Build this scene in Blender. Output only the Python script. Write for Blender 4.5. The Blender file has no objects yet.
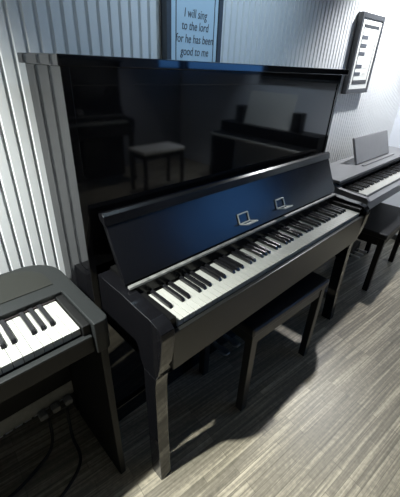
import bpy, bmesh, math, random
from mathutils import Vector, Matrix
random.seed(7)
S = bpy.context.scene
COL = S.collection

# ------------------------------------------------------------------ camera
cam_d = bpy.data.cameras.new('camera')
cam = bpy.data.objects.new('camera', cam_d)
COL.objects.link(cam)
R0 = Vector((0.718514, -0.694319, 0.040742))
R1 = Vector((-0.314918, -0.377004, -0.871031))
R2 = Vector((0.620133, 0.613017, -0.489536))
CP = Vector((-0.35848, -1.04001, 1.35954))
M = Matrix(((R0.x, -R1.x, -R2.x, CP.x), (R0.y, -R1.y, -R2.y, CP.y), (R0.z, -R1.z, -R2.z, CP.z), (0, 0, 0, 1)))
cam.matrix_world = M
cam_d.sensor_fit = 'HORIZONTAL'
cam_d.sensor_width = 36
cam_d.lens = 326.52 * 36 / 400
cam_d.clip_start = 0.02
S.camera = cam

# ------------------------------------------------------------------ world, light, exposure
w = bpy.data.worlds.new('world'); S.world = w; w.use_nodes = True
bg = w.node_tree.nodes['Background']
bg.inputs[0].default_value = (0.10, 0.34, 0.90, 1)      # blue evening sky outside the window
bg.inputs[1].default_value = 2.4
vs = S.view_settings
vs.view_transform = 'Standard'; vs.look = 'None'; vs.exposure = 0.0; vs.gamma = 1.0
vs.use_curve_mapping = False

def spot(name, loc, power, angle, blend, col, target, size=0.03):
    l = bpy.data.lights.new(name, 'SPOT'); l.energy = power; l.spot_size = math.radians(angle)
    l.spot_blend = blend; l.color = col; l.shadow_soft_size = size
    o = bpy.data.objects.new(name, l); COL.objects.link(o); o.location = loc
    o.rotation_euler = (Vector(target) - Vector(loc)).to_track_quat('-Z', 'Y').to_euler()
    return o
spot('downlight_left', (-0.87, -0.26, 2.2), 430, 106, 0.75, (0.96, 1.0, 0.97), (-0.87, -0.25, 0))
spot('downlight_right', (2.42, -0.27, 2.2), 152, 114, 0.5, (0.97, 0.98, 1.0), (2.32, -0.32, 0))
spot('wall_fill', (0.70, -0.62, 2.42), 46, 84, 1.0, (0.62, 0.83, 1.0), (0.72, 0.05, 1.62))  # added cool fill, brightens the middle of the back wall only
spot('right_wall_fill', (2.85, -1.75, 2.42), 150, 70, 0.6, (0.75, 0.88, 1.0), (3.0, -1.75, 0))  # added fill so the right wall mirrors brighter in the upper panel
spot('far_bench_fill', (2.15, -3.0, 2.42), 110, 62, 0.6, (0.95, 0.97, 1.0), (2.15, -3.05, 0))  # added fill that lifts the mirrored far bench and the wall behind it
pl = bpy.data.lights.new('window_portal', 'AREA'); pl.shape = 'RECTANGLE'; pl.size = 1.36; pl.size_y = 1.02
pl.cycles.is_portal = True
po = bpy.data.objects.new('window_portal', pl); COL.objects.link(po)
po.location = (3.40, -2.89, 1.79)
po.rotation_euler = (Vector((-1, 0, 0))).to_track_quat('-Z', 'Z').to_euler()

# ------------------------------------------------------------------ materials
def mat(name, col, rough=0.5, metal=0.0, coat=0.0, spec=0.5, noise=None, bump=None, rvar=None):
    m = bpy.data.materials.new(name); m.use_nodes = True
    nt = m.node_tree; b = nt.nodes['Principled BSDF']
    b.inputs['Base Color'].default_value = (*col, 1); b.inputs['Roughness'].default_value = rough
    b.inputs['Metallic'].default_value = metal; b.inputs['Coat Weight'].default_value = coat
    b.inputs['Specular IOR Level'].default_value = spec
    if noise or bump or rvar:
        tc = nt.nodes.new('ShaderNodeTexCoord')
    if noise:
        sc, amt = noise
        n = nt.nodes.new('ShaderNodeTexNoise'); n.inputs['Scale'].default_value = sc; n.inputs['Detail'].default_value = 4
        nt.links.new(tc.outputs['Object'], n.inputs['Vector'])
        r = nt.nodes.new('ShaderNodeMix'); r.data_type = 'RGBA'
        r.inputs[6].default_value = (*[c * (1 - amt) for c in col], 1); r.inputs[7].default_value = (*[min(1, c * (1 + amt)) for c in col], 1)
        nt.links.new(n.outputs['Fac'], r.inputs[0]); nt.links.new(r.outputs[2], b.inputs['Base Color'])
    if rvar:
        sc, lo, hi = rvar
        n = nt.nodes.new('ShaderNodeTexNoise'); n.inputs['Scale'].default_value = sc; n.inputs['Detail'].default_value = 3
        nt.links.new(tc.outputs['Object'], n.inputs['Vector'])
        mr = nt.nodes.new('ShaderNodeMapRange'); mr.inputs[3].default_value = lo; mr.inputs[4].default_value = hi
        nt.links.new(n.outputs['Fac'], mr.inputs[0]); nt.links.new(mr.outputs[0], b.inputs['Roughness'])
    if bump:
        sc, st = bump
        n = nt.nodes.new('ShaderNodeTexNoise'); n.inputs['Scale'].default_value = sc
        nt.links.new(tc.outputs['Object'], n.inputs['Vector'])
        bp = nt.nodes.new('ShaderNodeBump'); bp.inputs['Strength'].default_value = st; bp.inputs['Distance'].default_value = 0.001
        nt.links.new(n.outputs['Fac'], bp.inputs['Height']); nt.links.new(bp.outputs['Normal'], b.inputs['Normal'])
    return m

M_polish = mat('black_polyester', (0.005, 0.005, 0.006), 0.05, spec=0.7, rvar=(9, 0.03, 0.07))
M_satin = mat('black_satin', (0.007, 0.007, 0.007), 0.27, spec=0.2)
M_slip = mat('keyslip_black', (0.014, 0.014, 0.013), 0.28)
M_fall = mat('fallboard_black', (0.005, 0.005, 0.006), 0.2, rvar=(9, 0.19, 0.24))
M_white = mat('key_white', (0.42, 0.42, 0.38), 0.18, noise=(40, 0.02))
M_black = mat('key_black', (0.010, 0.010, 0.011), 0.22)
M_silver = mat('brushed_silver', (0.55, 0.55, 0.53), 0.28, metal=1.0, rvar=(60, 0.2, 0.45))
M_hinge = mat('worn_silver', (0.17, 0.17, 0.16), 0.45, metal=0.0, spec=0.2, noise=(45, 0.9))
M_clip = mat('pale_nickel', (0.62, 0.62, 0.58), 0.35, metal=0.3, noise=(80, 0.15))
M_felt = mat('dark_felt', (0.01, 0.006, 0.006), 0.95)
M_digi = mat('charcoal_plastic', (0.014, 0.0155, 0.0155), 0.5, spec=0.25, bump=(900, 0.15))
M_digip = mat('charcoal_panel', (0.016, 0.0165, 0.014), 0.42, spec=0.25, bump=(900, 0.1))
M_digk = mat('black_board', (0.006, 0.006, 0.006), 0.5, spec=0.25, noise=(20, 0.1))
M_grail = mat('grey_rail', (0.22, 0.22, 0.20), 0.6, noise=(60, 0.3))
M_rose = mat('dark_grey_wood', (0.165, 0.167, 0.173), 0.34, noise=(25, 0.12))
M_leather = mat('black_leatherette', (0.012, 0.012, 0.014), 0.32, bump=(350, 0.5))
M_grleather = mat('grey_leatherette', (0.018, 0.018, 0.019), 0.42, spec=0.2, bump=(350, 0.5))
M_frame = mat('dark_grey_frame', (0.05, 0.055, 0.062), 0.45, noise=(50, 0.15))
M_frame2 = mat('slate_frame', (0.06, 0.07, 0.085), 0.45, noise=(50, 0.15))
M_paper = mat('paper_white', (0.68, 0.70, 0.68), 0.7, noise=(8, 0.02))
M_paperb = mat('pale_blue_board', (0.50, 0.66, 0.78), 0.5, noise=(5, 0.03))
M_ink = mat('ink_grey', (0.07, 0.08, 0.10), 0.7)
M_inkl = mat('ink_light', (0.68, 0.68, 0.64), 0.7)
M_cable = mat('black_cable', (0.01, 0.01, 0.01), 0.5)
M_wallp = mat('wall_paint', (0.68, 0.72, 0.78), 0.6, bump=(200, 0.1))
M_wallo = mat('wall_paint_grey', (0.28, 0.285, 0.30), 0.7, bump=(200, 0.1))
M_ceil = mat('ceiling_paint', (0.4, 0.4, 0.4), 0.9)
M_pvc = mat('white_slat_panel', (0.74, 0.76, 0.77), 0.34, noise=(3, 0.03))
M_tan = mat('pale_cushion', (0.75, 0.73, 0.66), 0.6, noise=(30, 0.08))

def floor_mat():
    m = bpy.data.materials.new('grey_strip_laminate'); m.use_nodes = True
    nt = m.node_tree; N = nt.nodes; L = nt.links; b = N['Principled BSDF']
    tc = N.new('ShaderNodeTexCoord'); mp = N.new('ShaderNodeMapping')
    mp.inputs['Rotation'].default_value = (0, 0, math.radians(6))
    L.new(tc.outputs['Object'], mp.inputs['Vector'])
    br = N.new('ShaderNodeTexBrick'); br.offset = 0.37; br.offset_frequency = 3; br.squash = 1.0
    br.inputs['Scale'].default_value = 1.0
    br.inputs['Brick Width'].default_value = 0.33; br.inputs['Row Height'].default_value = 0.026
    br.inputs['Mortar Size'].default_value = 0.0012; br.inputs['Mortar Smooth'].default_value = 0.3
    br.inputs['Color1'].default_value = (0, 0, 0, 1); br.inputs['Color2'].default_value = (1, 1, 1, 1)
    br.inputs['Mortar'].default_value = (0.2, 0.2, 0.2, 1)
    L.new(mp.outputs[0], br.inputs['Vector'])
    st = N.new('ShaderNodeMapping'); st.inputs['Scale'].default_value = (2.2, 95, 1)
    L.new(mp.outputs[0], st.inputs['Vector'])
    n1 = N.new('ShaderNodeTexNoise'); n1.inputs['Scale'].default_value = 1.0; n1.inputs['Detail'].default_value = 5; n1.inputs['Roughness'].default_value = 0.6
    L.new(st.outputs[0], n1.inputs['Vector'])
    n2 = N.new('ShaderNodeTexNoise'); n2.inputs['Scale'].default_value = 60; n2.inputs['Detail'].default_value = 3
    L.new(mp.outputs[0], n2.inputs['Vector'])
    add = N.new('ShaderNodeMath'); add.operation = 'MULTIPLY_ADD'
    L.new(br.outputs['Color'], add.inputs[0]); add.inputs[1].default_value = 0.16
    L.new(n1.outputs['Fac'], add.inputs[2])
    add2 = N.new('ShaderNodeMath'); add2.operation = 'MULTIPLY_ADD'
    L.new(n2.outputs['Fac'], add2.inputs[0]); add2.inputs[1].default_value = 0.30; L.new(add.outputs[0], add2.inputs[2])
    cr = N.new('ShaderNodeValToRGB'); e = cr.color_ramp.elements
    e[0].position = 0.40; e[0].color = (0.085, 0.075, 0.055, 1)
    e[1].position = 1.0; e[1].color = (0.55, 0.485, 0.36, 1)
    x = cr.color_ramp.elements.new(0.72); x.color = (0.235, 0.208, 0.155, 1)
    L.new(add2.outputs[0], cr.inputs[0])
    mx = N.new('ShaderNodeMix'); mx.data_type = 'RGBA'; mx.inputs[7].default_value = (0.085, 0.075, 0.055, 1)
    ml = N.new('ShaderNodeMath'); ml.operation = 'MULTIPLY'; ml.inputs[1].default_value = 0.5
    L.new(br.outputs['Fac'], ml.inputs[0]); L.new(ml.outputs[0], mx.inputs[0])
    L.new(cr.outputs[0], mx.inputs[6]); L.new(mx.outputs[2], b.inputs['Base Color'])
    b.inputs['Roughness'].default_value = 0.42
    bp = N.new('ShaderNodeBump'); bp.inputs['Strength'].default_value = 0.25; bp.inputs['Distance'].default_value = 0.001
    L.new(add2.outputs[0], bp.inputs['Height']); L.new(bp.outputs[0], b.inputs['Normal'])
    return m
M_floor = floor_mat()

# ------------------------------------------------------------------ mesh helpers
def nb(): return bmesh.new()
def bx(bm, x0, x1, y0, y1, z0, z1, bev=0.0, seg=2):
    t = bmesh.new()
    r = bmesh.ops.create_cube(t, size=1)
    for v in r['verts']:
        v.co = Vector(((x0 + x1) / 2 + v.co.x * (x1 - x0), (y0 + y1) / 2 + v.co.y * (y1 - y0), (z0 + z1) / 2 + v.co.z * (z1 - z0)))
    if bev: bmesh.ops.bevel(t, geom=t.edges[:], offset=bev, segments=seg, affect='EDGES', profile=0.5)
    merge(bm, t); return bm
def merge(bm, t):
    me = bpy.data.meshes.new('tmp'); t.to_mesh(me); t.free(); bm.from_mesh(me); bpy.data.meshes.remove(me)
def prism(bm, pts, axis, a, b, bev=0.0, seg=2):
    """extrude a 2-D outline along an axis; pts in the two other axes, in order"""
    t = bmesh.new()
    def P(p, s):
        if axis == 'x': return (s, p[0], p[1])
        if axis == 'y': return (p[0], s, p[1])
        return (p[0], p[1], s)
    v0 = [t.verts.new(P(p, a)) for p in pts]; v1 = [t.verts.new(P(p, b)) for p in pts]
    n = len(pts)
    t.faces.new(v0); t.faces.new(v1[::-1])
    for i in range(n): t.faces.new((v0[i], v1[i], v1[(i + 1) % n], v0[(i + 1) % n]))
    bmesh.ops.recalc_face_normals(t, faces=t.faces[:])
    if bev: bmesh.ops.bevel(t, geom=t.edges[:], offset=bev, segments=seg, affect='EDGES', profile=0.5, clamp_overlap=True)
    merge(bm, t); return bm
def tube(bm, path, r, n=8):
    t = bmesh.new(); rings = []
    for i, p in enumerate(path):
        p = Vector(p)
        d = (Vector(path[min(i + 1, len(path) - 1)]) - Vector(path[max(i - 1, 0)])).normalized()
        u = d.orthogonal().normalized() if i == 0 else (rings_u - d * rings_u.dot(d)).normalized()
        rings_u = u; v = d.cross(u)
        rings.append([t.verts.new(p + (u * math.cos(2 * math.pi * k / n) + v * math.sin(2 * math.pi * k / n)) * r) for k in range(n)])
    for a, b in zip(rings, rings[1:]):
        for k in range(n): t.faces.new((a[k], a[(k + 1) % n], b[(k + 1) % n], b[k]))
    t.faces.new(rings[0][::-1]); t.faces.new(rings[-1])
    bmesh.ops.recalc_face_normals(t, faces=t.faces[:])
    merge(bm, t); return bm
def smooth_path(p, k=8):
    out = []
    for i in range(len(p) - 1):
        a = Vector(p[max(i - 1, 0)]); b = Vector(p[i]); c = Vector(p[i + 1]); d = Vector(p[min(i + 2, len(p) - 1)])
        for j in range(k):
            t = j / k
            out.append(0.5 * ((2 * b) + (c - a) * t + (2 * a - 5 * b + 4 * c - d) * t * t + (3 * b - a - 3 * c + d) * t ** 3))
    out.append(Vector(p[-1])); return out
def obj(name, bm, m, parent=None, label=None, smooth=None):
    me = bpy.data.meshes.new(name); bm.to_mesh(me); bm.free(); me.materials.append(m)
    o = bpy.data.objects.new(name, me); COL.objects.link(o)
    if smooth is not None:
        me.shade_smooth()
        me.set_sharp_from_angle(angle=math.radians(smooth))
        wn = o.modifiers.new('normals', 'WEIGHTED_NORMAL'); wn.keep_sharp = True; wn.weight = 100
    if parent: o.parent = parent
    if label: o['label'] = label
    return o
def thing(name, label, cat, loc=(0, 0, 0), rz=0, group=None):
    o = bpy.data.objects.new(name, None); COL.objects.link(o); o.location = loc; o.rotation_euler = (0, 0, rz)
    o.empty_display_size = 0.1
    o['label'] = label; o['category'] = cat
    if group: o['group'] = group
    return o
def struct(name, bm, m):
    o = obj(name, bm, m); o['kind'] = 'structure'; return o
def dup(o, parent=None):
    c = o.copy(); COL.objects.link(c)
    if parent: c.parent = parent
    for ch in list(o.children): dup(ch, c)
    return c
def B(*a, **k): return bx(nb(), *a, **k)
def text_mesh(parent, s, size, loc, rot, m, name='lettering', shear=0.0, sx=1.0):
    cu = bpy.data.curves.new('t', 'FONT'); cu.body = s; cu.size = size; cu.align_x = 'CENTER'; cu.shear = shear; cu.extrude = 0.0004
    cu.resolution_u = 4
    t = bpy.data.objects.new('t', cu); COL.objects.link(t)
    dg = bpy.context.evaluated_depsgraph_get(); dg.update()
    me = bpy.data.meshes.new_from_object(t.evaluated_get(dg)); bpy.data.objects.remove(t)
    me.materials.clear(); me.materials.append(m)
    o = bpy.data.objects.new(name, me); COL.objects.link(o); o.location = loc; o.rotation_euler = rot; o.scale = (sx, 1, 1)
    o.parent = parent; return o

# ------------------------------------------------------------------ room
WY = 0.05; XR = 3.33; XL = -2.6; YB = -3.6; ZC = 2.45
struct('floor', B(XL, XR, YB, WY + 0.02, -0.05, 0), M_floor)
struct('ceiling', B(XL, XR, YB, WY + 0.02, ZC, ZC + 0.05), M_ceil)
def slat_wall():
    bm = nb(); P = 0.0377; x = XL; pts = []
    x0 = 0.0310 - 0.0300
    n0 = int((XL - x0) / P) - 1; n1 = int((XR - x0) / P) + 1
    for i in range(n0, n1 + 1):
        x = x0 + i * P
        pts += [(x, 0), (x + 0.0245, 0), (x + 0.0258, 0.0018), (x + 0.0272, 0.0095), (x + 0.0315, 0.0095), (x + 0.0357, 0.0014), (x + P - 0.0010, 0)]
    pts = [p for p in pts if XL <= p[0] <= XR]
    pts = [(XL, 0)] + pts + [(XR, 0)]
    vs = [[bm.verts.new((p[0], WY + p[1], z)) for p in pts] for z in (0, ZC)]
    for i in range(len(pts) - 1):
        bm.faces.new((vs[0][i], vs[0][i + 1], vs[1][i + 1], vs[1][i]))
    b0 = [bm.verts.new((XL, WY + 0.03, z)) for z in (0, ZC)]; b1 = [bm.verts.new((XR, WY + 0.03, z)) for z in (0, ZC)]
    bm.faces.new((b0[0], b0[1], b1[1], b1[0]))
    return bm
struct('wall_back', slat_wall(), M_pvc)
# right wall with a window
wy0, wy1, wz0, wz1 = -3.59, -2.15, 1.28, 2.34
bm = nb()
bx(bm, XR, XR + 0.1, YB, wy0, 0, ZC); bx(bm, XR, XR + 0.1, wy1, WY + 0.05, 0, ZC)
bx(bm, XR, XR + 0.1, wy0, wy1, 0, wz0); bx(bm, XR, XR + 0.1, wy0, wy1, wz1, ZC)
struct('wall_right', bm, M_wallp)
bm = nb()
vx0, vx1 = 2.86, 3.31
bx(bm, XL, vx0, YB - 0.1, YB, 0, ZC); bx(bm, vx1, XR, YB - 0.1, YB, 0, ZC)
bx(bm, vx0, vx1, YB - 0.1, YB, 0, wz0); bx(bm, vx0, vx1, YB - 0.1, YB, wz1, ZC)
struct('wall_front', bm, M_wallo)
struct('wall_left', B(XL - 0.1, XL, YB, WY + 0.05, 0, ZC), M_wallo)
bm = nb()
for a, b, c, d in ((wy0, wy0 + .018, wz0, wz1), (wy1 - .03, wy1, wz0, wz1), (wy0, wy1, wz0, wz0 + .03), (wy0, wy1, wz1 - .03, wz1)):
    bx(bm, XR + 0.02, XR + 0.06, a, b, c, d)
struct('window_1', bm, M_frame)
bm = nb()
for a, b, c, d in ((vx0, vx0 + .03, wz0, wz1), (vx1 - .018, vx1, wz0, wz1), (vx0, vx1, wz0, wz0 + .03), (vx0, vx1, wz1 - .03, wz1)):
    bx(bm, a, b, YB - 0.06, YB - 0.02, c, d)
struct('window_2', bm, M_frame)

# ------------------------------------------------------------------ keyboards
def key_meshes():
    w_ = nb(); prism(w_, [(0, 0), (0, -0.0015), (0.0008, -0.0215), (0.150, -0.0215), (0.150, 0)], 'x', 0.0006, 0.02296, 0.0011, 2)
    b_ = nb()
    prism(b_, [(0.0525, 0.0), (0.058, 0.0095), (0.061, 0.0115), (0.150, 0.0115), (0.150, -0.004), (0.0525, -0.004)], 'x', -0.0058, 0.0058, 0.0011, 2)
    return w_, b_
def build_keys(parent, x0, yf, z, n_first=0):
    kb = B(x0 - 0.001, x0 + 52 * 0.02356, yf + 0.004, yf + 0.152, z - 0.030, z - 0.0216)
    fb = bx(kb, x0 - 0.001, x0 + 52 * 0.02356, yf + 0.1505, yf + 0.156, z - 0.03, z + 0.004)
    kbo = obj('keyboard', fb, M_felt, parent)
    wm, bmm = key_meshes()
    w0 = obj('white_key', wm, M_white, kbo, smooth=40); w0.location = (x0, yf, z)
    b0 = None
    names = 'ABCDEFG'
    for i in range(52):
        if i:
            c = w0.copy(); COL.objects.link(c); c.parent = kbo; c.location = (x0 + i * 0.02356, yf, z)
        if names[i % 7] in 'ACDFG' and i < 51:
            if b0 is None:
                b0 = obj('black_key', bmm, M_black, kbo, smooth=40); c = b0
            else:
                c = b0.copy(); COL.objects.link(c); c.parent = kbo
            c.location = (x0 + (i + 1) * 0.02356, yf, z)
    return kbo

# ------------------------------------------------------------------ upright piano
def upright():
    W = 1.42
    t = thing('upright_piano', 'tall black glossy upright piano with its keys exposed against white slatted wall', 'piano')
    for s in (0, 1):
        x = 0 if s == 0 else W - 0.022
        obj('side_panel', B(x, x + 0.022, -0.215, 0, 0, 1.345, bev=0.0015), M_polish, t, smooth=40)
    bm = nb(); bx(bm, -0.014, W + 0.014, -0.238, 0.005, 1.345, 1.369, bev=0.003, seg=2)
    obj('lid', bm, M_polish, t, smooth=40)
    bm = nb(); bx(bm, 0.022, W - 0.022, -0.211, -0.18, 0.80, 1.345)
    bx(bm, 0.023, W - 0.023, -0.2135, -0.211, 1.305, 1.345, bev=0.0008)
    obj('upper_panel', bm, M_polish, t)
    obj('lower_panel', B(0.022, W - 0.022, -0.20, -0.18, 0.09, 0.60, bev=0.002), M_polish, t)
    obj('toe_board', B(0.022, W - 0.022, -0.213, -0.17, 0.0, 0.088, bev=0.002), M_polish, t)
    obj('added_back_panel', B(0.022, W - 0.022, -0.02, 0.049, 0.02, 1.14), M_satin, t)  # hidden slab added to block light passing between piano and wall
    # key bed and slip
    obj('key_bed', B(0.066, W - 0.066, -0.514, -0.20, 0.575, 0.702), M_polish, t)
    obj('key_slip', B(0.068, W - 0.068, -0.532, -0.516, 0.573, 0.716, bev=0.003), M_slip, t, smooth=40)
    arm = [(-0.2155, 0.772), (-0.36, 0.772), (-0.42, 0.766), (-0.49, 0.764), (-0.520, 0.757), (-0.536, 0.742), (-0.540, 0.722), (-0.538, 0.695), (-0.534, 0.655), (-0.529, 0.615), (-0.520, 0.575),
           (-0.508, 0.545), (-0.446, 0.545), (-0.425, 0.585), (-0.2155, 0.585)]
    for s in (0, 1):
        x = 0.022 if s == 0 else W - 0.068
        obj('arm', prism(nb(), arm, 'x', x, x + 0.046, 0.0028, 3), M_polish, t, smooth=35)
        leg = [(-0.508, 0.5445), (-0.503, 0.50), (-0.507, 0.25), (-0.520, 0.0), (-0.462, 0.0), (-0.452, 0.25), (-0.446, 0.50), (-0.446, 0.5445)]
        lb = prism(nb(), leg, 'x', x, x + 0.046, 0.0018, 2)
        # small curved bracket under the key bed
        sg = 1 if s == 0 else -1; xe = x + 0.046 if s == 0 else x
        br = [(xe - sg * 0.004, 0.573)] + [(xe + sg * 0.045 * (1 - math.sin(a)), 0.573 - 0.06 * (1 - math.cos(a))) for a in [k * math.pi / 12 for k in range(0, 7)]] + [(xe - sg * 0.004, 0.513)]
        prism(lb, br, 'y', -0.5025, -0.455)
        obj('leg', lb, M_polish, t, smooth=35)
        xc0, xc1 = (0.069, 0.0955) if s == 0 else (1.3225, W - 0.069)
        obj('cheek_block', B(xc0, xc1, -0.513, -0.36, 0.703, 0.752, bev=0.003), M_satin, t, smooth=40)
    # fallboard leaning back
    fb = [(-0.3415, 0.787), (-0.252, 0.975), (-0.236, 0.968), (-0.325, 0.780)]
    f = obj('fallboard', prism(nb(), fb, 'x', 0.044, 1.376, 0.002, 2), M_fall, t, smooth=35)
    rail = [(-0.2675, 0.952), (-0.262, 0.978), (-0.252, 0.985), (-0.232, 0.980), (-0.236, 0.962), (-0.262, 0.948)]
    obj('top_rail', prism(nb(), rail, 'x', 0.040, 1.380, 0.0008, 1), M_fall, f, smooth=35)
    obj('hinge_strip', prism(nb(), [(-0.3625, 0.779), (-0.361, 0.786), (-0.351, 0.789), (-0.349, 0.779)], 'x', 0.046, 1.34, 0.0008, 1), M_hinge, t, 'thin silver strip above the keys')
    obj('name_rail', B(0.070, W - 0.070, -0.3635, -0.205, 0.745, 0.7785), M_satin, t)
    # two silver music clips near the foot of the fallboard
    n = Vector((0, -0.903, 0.429)); u = Vector((0, 0.429, 0.903))
    base = Vector((0, -0.335, 0.800))
    def clip(xc):
        bm = nb()
        def P(a, h, d): return base + Vector((a, 0, 0)) + u * h + n * d
        def bar(p, q, r=0.0030): tube(bm, [p, q], r, 6)
        h0, h1 = 0.022, 0.060; wd = 0.030
        c = [P(xc - wd, h0, .004), P(xc - wd, h1, .004), P(xc + wd, h1, .004), P(xc + wd, h0, .004)]
        for i in range(4): bar(c[i], c[(i + 1) % 4])
        e = [P(xc - wd, h0, .004), P(xc - wd + .012, h0 - .006, .036), P(xc + wd + .012, h0 - .006, .036), P(xc + wd, h0, .004)]
        for i in range(3): bar(e[i], e[i + 1])
        ve = [e[0] * .5 + e[1] * .5, e[1], e[2], e[3] * .5 + e[2] * .5]
        vv = [bm.verts.new(p + n * 0.0) for p in ve] + [bm.verts.new(p - u * 0.002) for p in ve]
        bm.faces.new(vv[:4]); bm.faces.new(vv[4:][::-1])
        for i in range(4): bm.faces.new((vv[i], vv[4 + i], vv[4 + (i + 1) % 4], vv[(i + 1) % 4]))
        return bm
    for xc in (0.607, 0.862): obj('music_clip', clip(xc), M_clip, f, 'small silver wire clip')
    build_keys(t, 0.0965, -0.515, 0.735)
    for xc in (0.615, 0.700, 0.785):
        bm = nb()
        prism(bm, [(xc - .012, -.19), (xc - .013, -.25), (xc - .022, -.285), (xc - .022, -.305), (xc - .013, -.318), (xc + .013, -.318), (xc + .022, -.305), (xc + .022, -.285), (xc + .013, -.25), (xc + .012, -.19)], 'z', 0.065, 0.077, 0.003, 2)
        obj('pedal', bm, M_silver, t, 'tarnished metal pedal', smooth=40)
    return t
UP = upright()

# ------------------------------------------------------------------ piano benches
def bench(label, x0, x1, y0, y1, h, mseat, mleg, rz=0, apron=0.055, cush=0.038, leg=0.036, group=None):
    cx, cy = (x0 + x1) / 2, (y0 + y1) / 2
    t = thing('piano_bench', label, 'bench', (cx, cy, 0), rz, group)
    hx, hy = (x1 - x0) / 2, (y1 - y0) / 2
    obj('seat', B(-hx, hx, -hy, hy, h - cush, h, bev=0.010, seg=3), mseat, t, smooth=40)
    bm = nb()
    for s in (-1, 1):
        bx(bm, -hx + .012, hx - .012, s * (hy - .022) - .009, s * (hy - .022) + .009, h - cush - apron, h - cush - .001, bev=.001)
        bx(bm, s * (hx - .022) - .009, s * (hx - .022) + .009, -hy + .03, hy - .03, h - cush - apron, h - cush - .001, bev=.001)
    obj('apron', bm, mleg, t)
    for sx in (-1, 1):
        for sy in (-1, 1):
            ax, ay = sx * (hx - .008), sy * (hy - .008)
            bx0, bx1 = sorted((ax, ax - sx * leg)); by0, by1 = sorted((ay, ay - sy * leg))
            obj('leg', B(bx0, bx1, by0, by1, 0, h - cush - .002, bev=.003), mleg, t, smooth=40)
    return t
bench('black piano bench with padded top tucked under the upright piano', 0.455, 1.012, -0.562, -0.255, 0.497, M_leather, M_slip, math.radians(-2.5))
bench('dark grey padded bench standing in front of the right digital piano', 1.83, 2.46, -0.550, -0.30, 0.452, M_grleather, M_digk, math.radians(2))

# ------------------------------------------------------------------ left digital piano
def digital_left():
    t = thing('digital_piano', 'charcoal plastic digital piano with rounded corner left of the upright', 'piano')
    xr = -0.052; xl = -1.40; yb = -0.018; yf = -0.412; z0 = 0.665; z1 = 0.769
    kx1 = -0.121; kx0 = kx1 - 52 * 0.02356; kyf = -0.381
    def arc(cx, cy, r, a0, a1, n=8): return [(cx + r * math.cos(math.radians(a0 + (a1 - a0) * i / n)), cy + r * math.sin(math.radians(a0 + (a1 - a0) * i / n))) for i in range(n + 1)]
    # body in plan: rounded rear corners, a cheek at each end, a notch for the keys
    rb = 0.100; rf = 0.018; nx1 = kx1 + .024; nx0 = kx0 - .024
    outl = (arc(xr - rf, yf + rf, rf, -90, 0, 4) + arc(xr - rb, yb - rb, rb, 0, 90, 10) + arc(xl + rb, yb - rb, rb, 90, 180, 10)
            + arc(xl + rf, yf + rf, rf, 180, 270, 4) + [(nx0, yf), (nx0, -0.2235), (nx1, -0.2235), (nx1, yf)])
    obj('housing', prism(nb(), outl, 'z', z0, z1, 0.0055, 3), M_digi, t, smooth=35)
    # slightly raised control panel
    outp = arc(xr - .05 - .09, yb - .018 - .09, .09, 0, 90, 8) + arc(xl + .05 + .09, yb - .018 - .09, .09, 90, 180, 8) + [(xl + .05, -0.175), (xr - .05, -0.175)]
    pn = obj('control_panel', prism(nb(), outp, 'z', z1 - .004, z1 + .0025, 0.001, 2), M_digip, t, smooth=35)
    obj('power_button', B(-0.262, -0.252, -0.14, -0.132, z1 + .002, z1 + .006, bev=.001), M_silver, pn)
    obj('volume_knob', B(-0.335, -0.318, -0.15, -0.133, z1 + .002, z1 + .008, bev=.002), M_grail, pn)
    for a in (kx1 + .002, kx0 - .0235):
        obj('key_cheek', B(a, a + .0215, -0.392, -0.2235, 0.7185, z1 - .010, bev=.003), M_digk, t, smooth=40)
    obj('key_tray', B(kx0 - .022, kx1 + .022, -0.398, -0.223, z0, 0.718, bev=.002), M_digk, t, smooth=40)
    obj('front_rail', B(kx0 - .020, kx1 + .020, -0.4025, -0.3845, 0.7185, 0.7265, bev=.003), M_digi, t, smooth=40)
    build_keys(t, kx0, kyf, 0.75)
    # stand
    for x in (-0.077, xl + .02):
        obj('stand_side', prism(nb(), [(-0.400, 0), (-0.385, z0), (-0.085, z0), (-0.070, 0)], 'x', x, x + 0.022, 0.002, 1), M_digk, t)
    obj('stand_rail', B(xl + .043, -0.0775, -0.058, -0.040, 0.140, 0.212, bev=.002), M_grail, t, 'grey horizontal stand rail')
    obj('rear_light_block', B(xl + .05, -.08, -.0435, .0495, .60, .664), M_digk, t)  # added box closing the rear gap so no light drops behind the stand
    obj('end_light_block', B(-.0765, -.056, -.0435, .0495, .001, .664), M_digk, t)  # added block, stops light slipping in past the stand's right end
    obj('added_back_panel', B(xl + .043, -0.0775, -0.057, -0.045, 0.2125, z0 - .001), M_digk, t)  # panel added to keep the space above the rail dark
    for k in range(3):
        obj('plug', B(-0.128 - .05 * k, -0.098 - .05 * k, -0.092, -0.0585, 0.128, 0.152, bev=.004), M_grail, t)
    return t
digital_left()
for i, (pts, lab) in enumerate([
    ([(-0.20, -0.10, 0.130), (-0.22, -0.14, 0.05), (-0.27, -0.16, 0.008), (-0.42, -0.20, 0.006), (-0.62, -0.16, 0.006)], 'black power cable drooping from the stand rail to the left'),
    ([(-0.13, -0.10, 0.128), (-0.15, -0.16, 0.04), (-0.17, -0.26, 0.007), (-0.30, -0.33, 0.006), (-0.55, -0.38, 0.006)], 'black cable nearest the stand side running forward over the floor')]):
    o = obj('power_cable', tube(nb(), smooth_path(pts), 0.006), M_cable, smooth=60)
    o['label'] = lab; o['category'] = 'cable'

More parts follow.
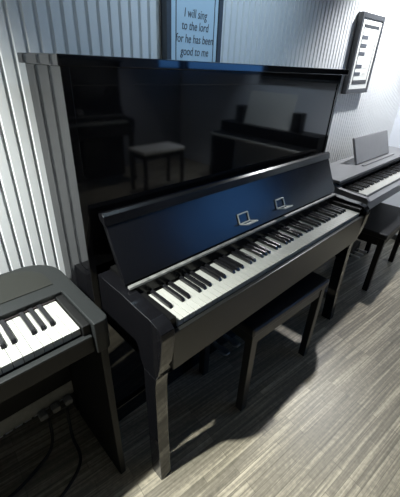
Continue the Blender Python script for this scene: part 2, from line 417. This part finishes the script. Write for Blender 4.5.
# ------------------------------------------------------------------ right digital piano
def digital_right(label, loc=(0, 0, 0), rz=0, rest=True):
    t = thing('digital_piano', label, 'piano', loc, rz)
    L = 1.38; zt = 0.784
    side = [(-0.02, zt - .03), (-0.02, 0), (-0.36, 0), (-0.36, 0.05), (-0.14, 0.07), (-0.11, 0.12), (-0.13, 0.60), (-0.20, 0.645), (-0.41, 0.65), (-0.423, 0.69), (-0.421, 0.730), (-0.405, 0.745), (-0.31, 0.750), (-0.25, 0.757), (-0.21, 0.770), (-0.17, zt - .001), (-0.02, zt - .001)]
    for x in (0, L - .03):
        obj('side_panel', prism(nb(), side[1:], 'x', x, x + .03, 0.003, 2), M_rose, t, smooth=35)
    obj('top_board', B(-0.004, L + .004, -0.24, 0.0, zt, zt + .018, bev=.003), M_rose, t, smooth=40)
    obj('fascia', prism(nb(), [(-0.225, zt - .001), (-0.228, zt - .025), (-0.215, 0.752), (-0.2135, 0.742), (-0.20, 0.742), (-0.20, zt - .001)], 'x', .031, L - .031, 0.001, 1), M_digk, t)
    obj('back_board', B(.031, L - .031, -0.028, -0.008, 0.25, zt - .001), M_digk, t)
    obj('key_bed', B(.031, L - .031, -0.408, -0.030, 0.65, 0.702), M_rose, t)
    obj('key_slip', B(.031, L - .031, -0.421, -0.379, 0.7025, 0.722, bev=.003), M_rose, t, smooth=40)
    x0 = (L - 52 * .02356) / 2
    for a, b in ((.031, x0 - .003), (x0 + 52 * .02356 + .003, L - .031)):
        obj('cheek_block', B(a, b, -0.377, -0.235, 0.7025, 0.742, bev=.002), M_digk, t)
    build_keys(t, x0, -0.3775, 0.736)
    if rest:
        r = obj('music_rest', prism(nb(), [(-0.146, zt + .021), (-0.082, zt + .190), (-0.066, zt + .186), (-0.128, zt + .018)], 'x', 0.445, 1.065, 0.007, 3), M_rose, t, smooth=35)
        obj('ledge', B(0.46, 1.05, -0.188, -0.172, zt + .0185, zt + .026, bev=.002), M_rose, r)
        for x in (0.48, 1.02):
            tube_b = tube(nb(), [(x, -0.112, zt + .06), (x, -0.05, zt + .019)], 0.004, 6)
            obj('prop', tube_b, M_silver, r)
    bm = nb(); bx(bm, .031, L - .031, -0.115, -0.095, 0.07, 0.125, bev=.002)
    pb = obj('lower_rail', bm, M_rose, t)
    bm = nb(); bx(bm, L / 2 - .12, L / 2 + .12, -0.22, -0.116, 0.02, 0.115, bev=.004)
    obj('pedal_box', bm, M_digk, t)
    for k in (-1, 0, 1):
        xc = L / 2 + k * .07
        obj('pedal', prism(nb(), [(xc - .009, -.2205), (xc - .014, -.28), (xc - .012, -.30), (xc + .012, -.30), (xc + .014, -.28), (xc + .009, -.2205)], 'z', .06, .07, .002, 2), M_silver, t)
    return t
digital_right('dark grey wooden digital piano with raised music rest right of the upright', (1.54, -0.052, 0))

# ------------------------------------------------------------------ wall frames
def sign():
    x0, x1, z0, z1 = 0.497, 0.778, 1.16, 1.80
    t = thing('framed_sign', 'pale framed lettered sign about singing hanging above the upright piano', 'sign', (0, 0, 0))
    y = WY - 0.001; d = 0.032; fw = 0.022
    bm = nb()
    for a, b, c, e in ((x0, x0 + fw, z0, z1), (x1 - fw, x1, z0, z1), (x0 + fw, x1 - fw, z0, z0 + fw), (x0 + fw, x1 - fw, z1 - fw, z1)):
        bx(bm, a, b, y - d, y, c, e, bev=.002)
    obj('frame', bm, M_frame2, t)
    bd = obj('board', B(x0 + fw + .0005, x1 - fw - .0005, y - .026, y - .002, z0 + fw + .0005, z1 - fw - .0005), M_paperb, t)
    bm = nb(); a, b, c, e = x0 + .045, x1 - .040, z0 + .04, z1 - .04; k = .0035
    for q in ((a, a + k, c, e), (b - k, b, c, e), (a, b, c, c + k), (a, b, e - k, e)):
        bx(bm, q[0], q[1], y - .0272, y - .0261, q[2], q[3])
    obj('border_line', bm, M_ink, bd)
    cx = (a + b) / 2
    for s, z in (('I will sing', 1.508), ('to the lord', 1.470), ('for he has been', 1.430), ('good to me', 1.390)):
        text_mesh(bd, s, .0385, (cx - .002, y - .0266, z), (math.pi / 2, 0, 0), M_ink, shear=.15, sx=.80)
    return t
sign()
def keys_art():
    x0, x1, z0, z1 = -.175, .175, -.2265, .2265
    t = thing('framed_print', 'dark framed print with five dark bars hanging above the right digital piano', 'picture', (2.195, 0, 1.458))
    t.rotation_euler = (0, math.radians(-1.0), 0)
    y = WY - 0.001; d = .036; fw = .028
    bm = nb()
    for a, b, c, e in ((x0, x0 + fw, z0, z1), (x1 - fw, x1, z0, z1), (x0 + fw, x1 - fw, z0, z0 + fw), (x0 + fw, x1 - fw, z1 - fw, z1)):
        bx(bm, a, b, y - d, y, c, e, bev=.002)
    obj('frame', bm, M_frame, t)
    m = obj('mat_board', B(x0 + fw + .0005, x1 - fw - .0005, y - .031, y - .002, z0 + fw + .0005, z1 - fw - .0005), M_paper, t)
    bm = nb(); a, b, c, e = x0 + .062, x1 - .058, z0 + .058, z1 - .058; k = .006
    for q in ((a, a + k, c, e), (b - k, b, c, e), (a, b, c, c + .024), (a, b, e - .016, e)):
        bx(bm, q[0], q[1], y - .0325, y - .0311, q[2], q[3])
    obj('border_line', bm, M_frame, m)
    for i, zz in enumerate((0.100, 0.055, 0.010, -0.062, -0.107)):
        obj('printed_bar', B(a + k, a + .095, y - .0325, y - .0311, zz - .010, zz + .010), M_ink, m)
        bm = nb()
        for j in range(3): bx(bm, a + .135, a + .185 + .01 * (j % 2), y - .0320, y - .0311, zz - .012 + j * .009, zz - .008 + j * .009)
        obj('printed_lines', bm, M_inkl, m)
    return t
keys_art()

# ------------------------------------------------------------------ far side of the room, seen mirrored in the polished piano
u2 = dup(UP); u2.location = (2.05, -3.50, 0); u2.rotation_euler = (0, 0, math.pi)
u2['label'] = 'black upright piano on the far side, seen mirrored in the polished panel'
b2 = bench('pale topped bench on the far side, mirrored in the upright piano panel', 1.74, 2.34, -2.70, -2.38, 0.50, M_tan, M_digk)
t = thing('console_table', 'dark console table with pale front edge along the right wall, seen mirrored in the piano', 'table', (3.02, -1.76, 0))
obj('tabletop', B(-.20, .27, -.70, .70, .585, .615), M_digk, t)
obj('edge_strip', B(-.212, -.2005, -.70, .70, .590, .614), M_paper, t, 'pale front edge')
for a in (-.67, .63): obj('side_board', B(-.18, .26, a, a + .04, 0, .5845), M_digk, t)
obj('riser', B(.02, .27, -.70, .70, .6155, .74), M_digk, t)
zt = 0.741
sh = obj('sheet_music', prism(nb(), [(3.12, zt), (3.20, zt + .37), (3.204, zt + .37), (3.124, zt)], 'y', -2.14, -1.48), M_paper)
sh['label'] = 'open white sheet music standing on the console table, seen mirrored in the polished panel'; sh['category'] = 'sheet music'
for y, lab in ((-1.40, 'small black speaker right of the mirrored sheet music'), (-2.22, 'small black speaker left of the mirrored sheet music')):
    s = thing('speaker', lab, 'speaker', (3.16, y, zt))
    obj('cabinet', B(-.06, .06, -.055, .055, 0, .20, bev=.004), M_digk, s)
    bm = nb(); bmesh.ops.create_cone(bm, cap_ends=True, segments=20, radius1=.038, radius2=.030, depth=.01, matrix=Matrix.Translation((-.064, 0, .08)) @ Matrix.Rotation(math.pi / 2, 4, 'Y'))
    obj('speaker_cone', bm, M_cable, s)
bd = thing('notice_board', 'black notice board high on the right wall, mirrored dark in the fallboard', 'board', (XR - .002, -1.5, 1.72))
obj('board', B(-.018, -.001, -.60, .60, -.45, .45), M_digk, bd)
bm = nb()
for a, b, c, d in ((-.625, -.6005, -.475, .475), (.6005, .625, -.475, .475), (-.6, .6, -.475, -.4505), (-.6, .6, .4505, .475)): bx(bm, -.024, -.001, a, b, c, d, bev=.002)
obj('frame', bm, M_frame, bd)
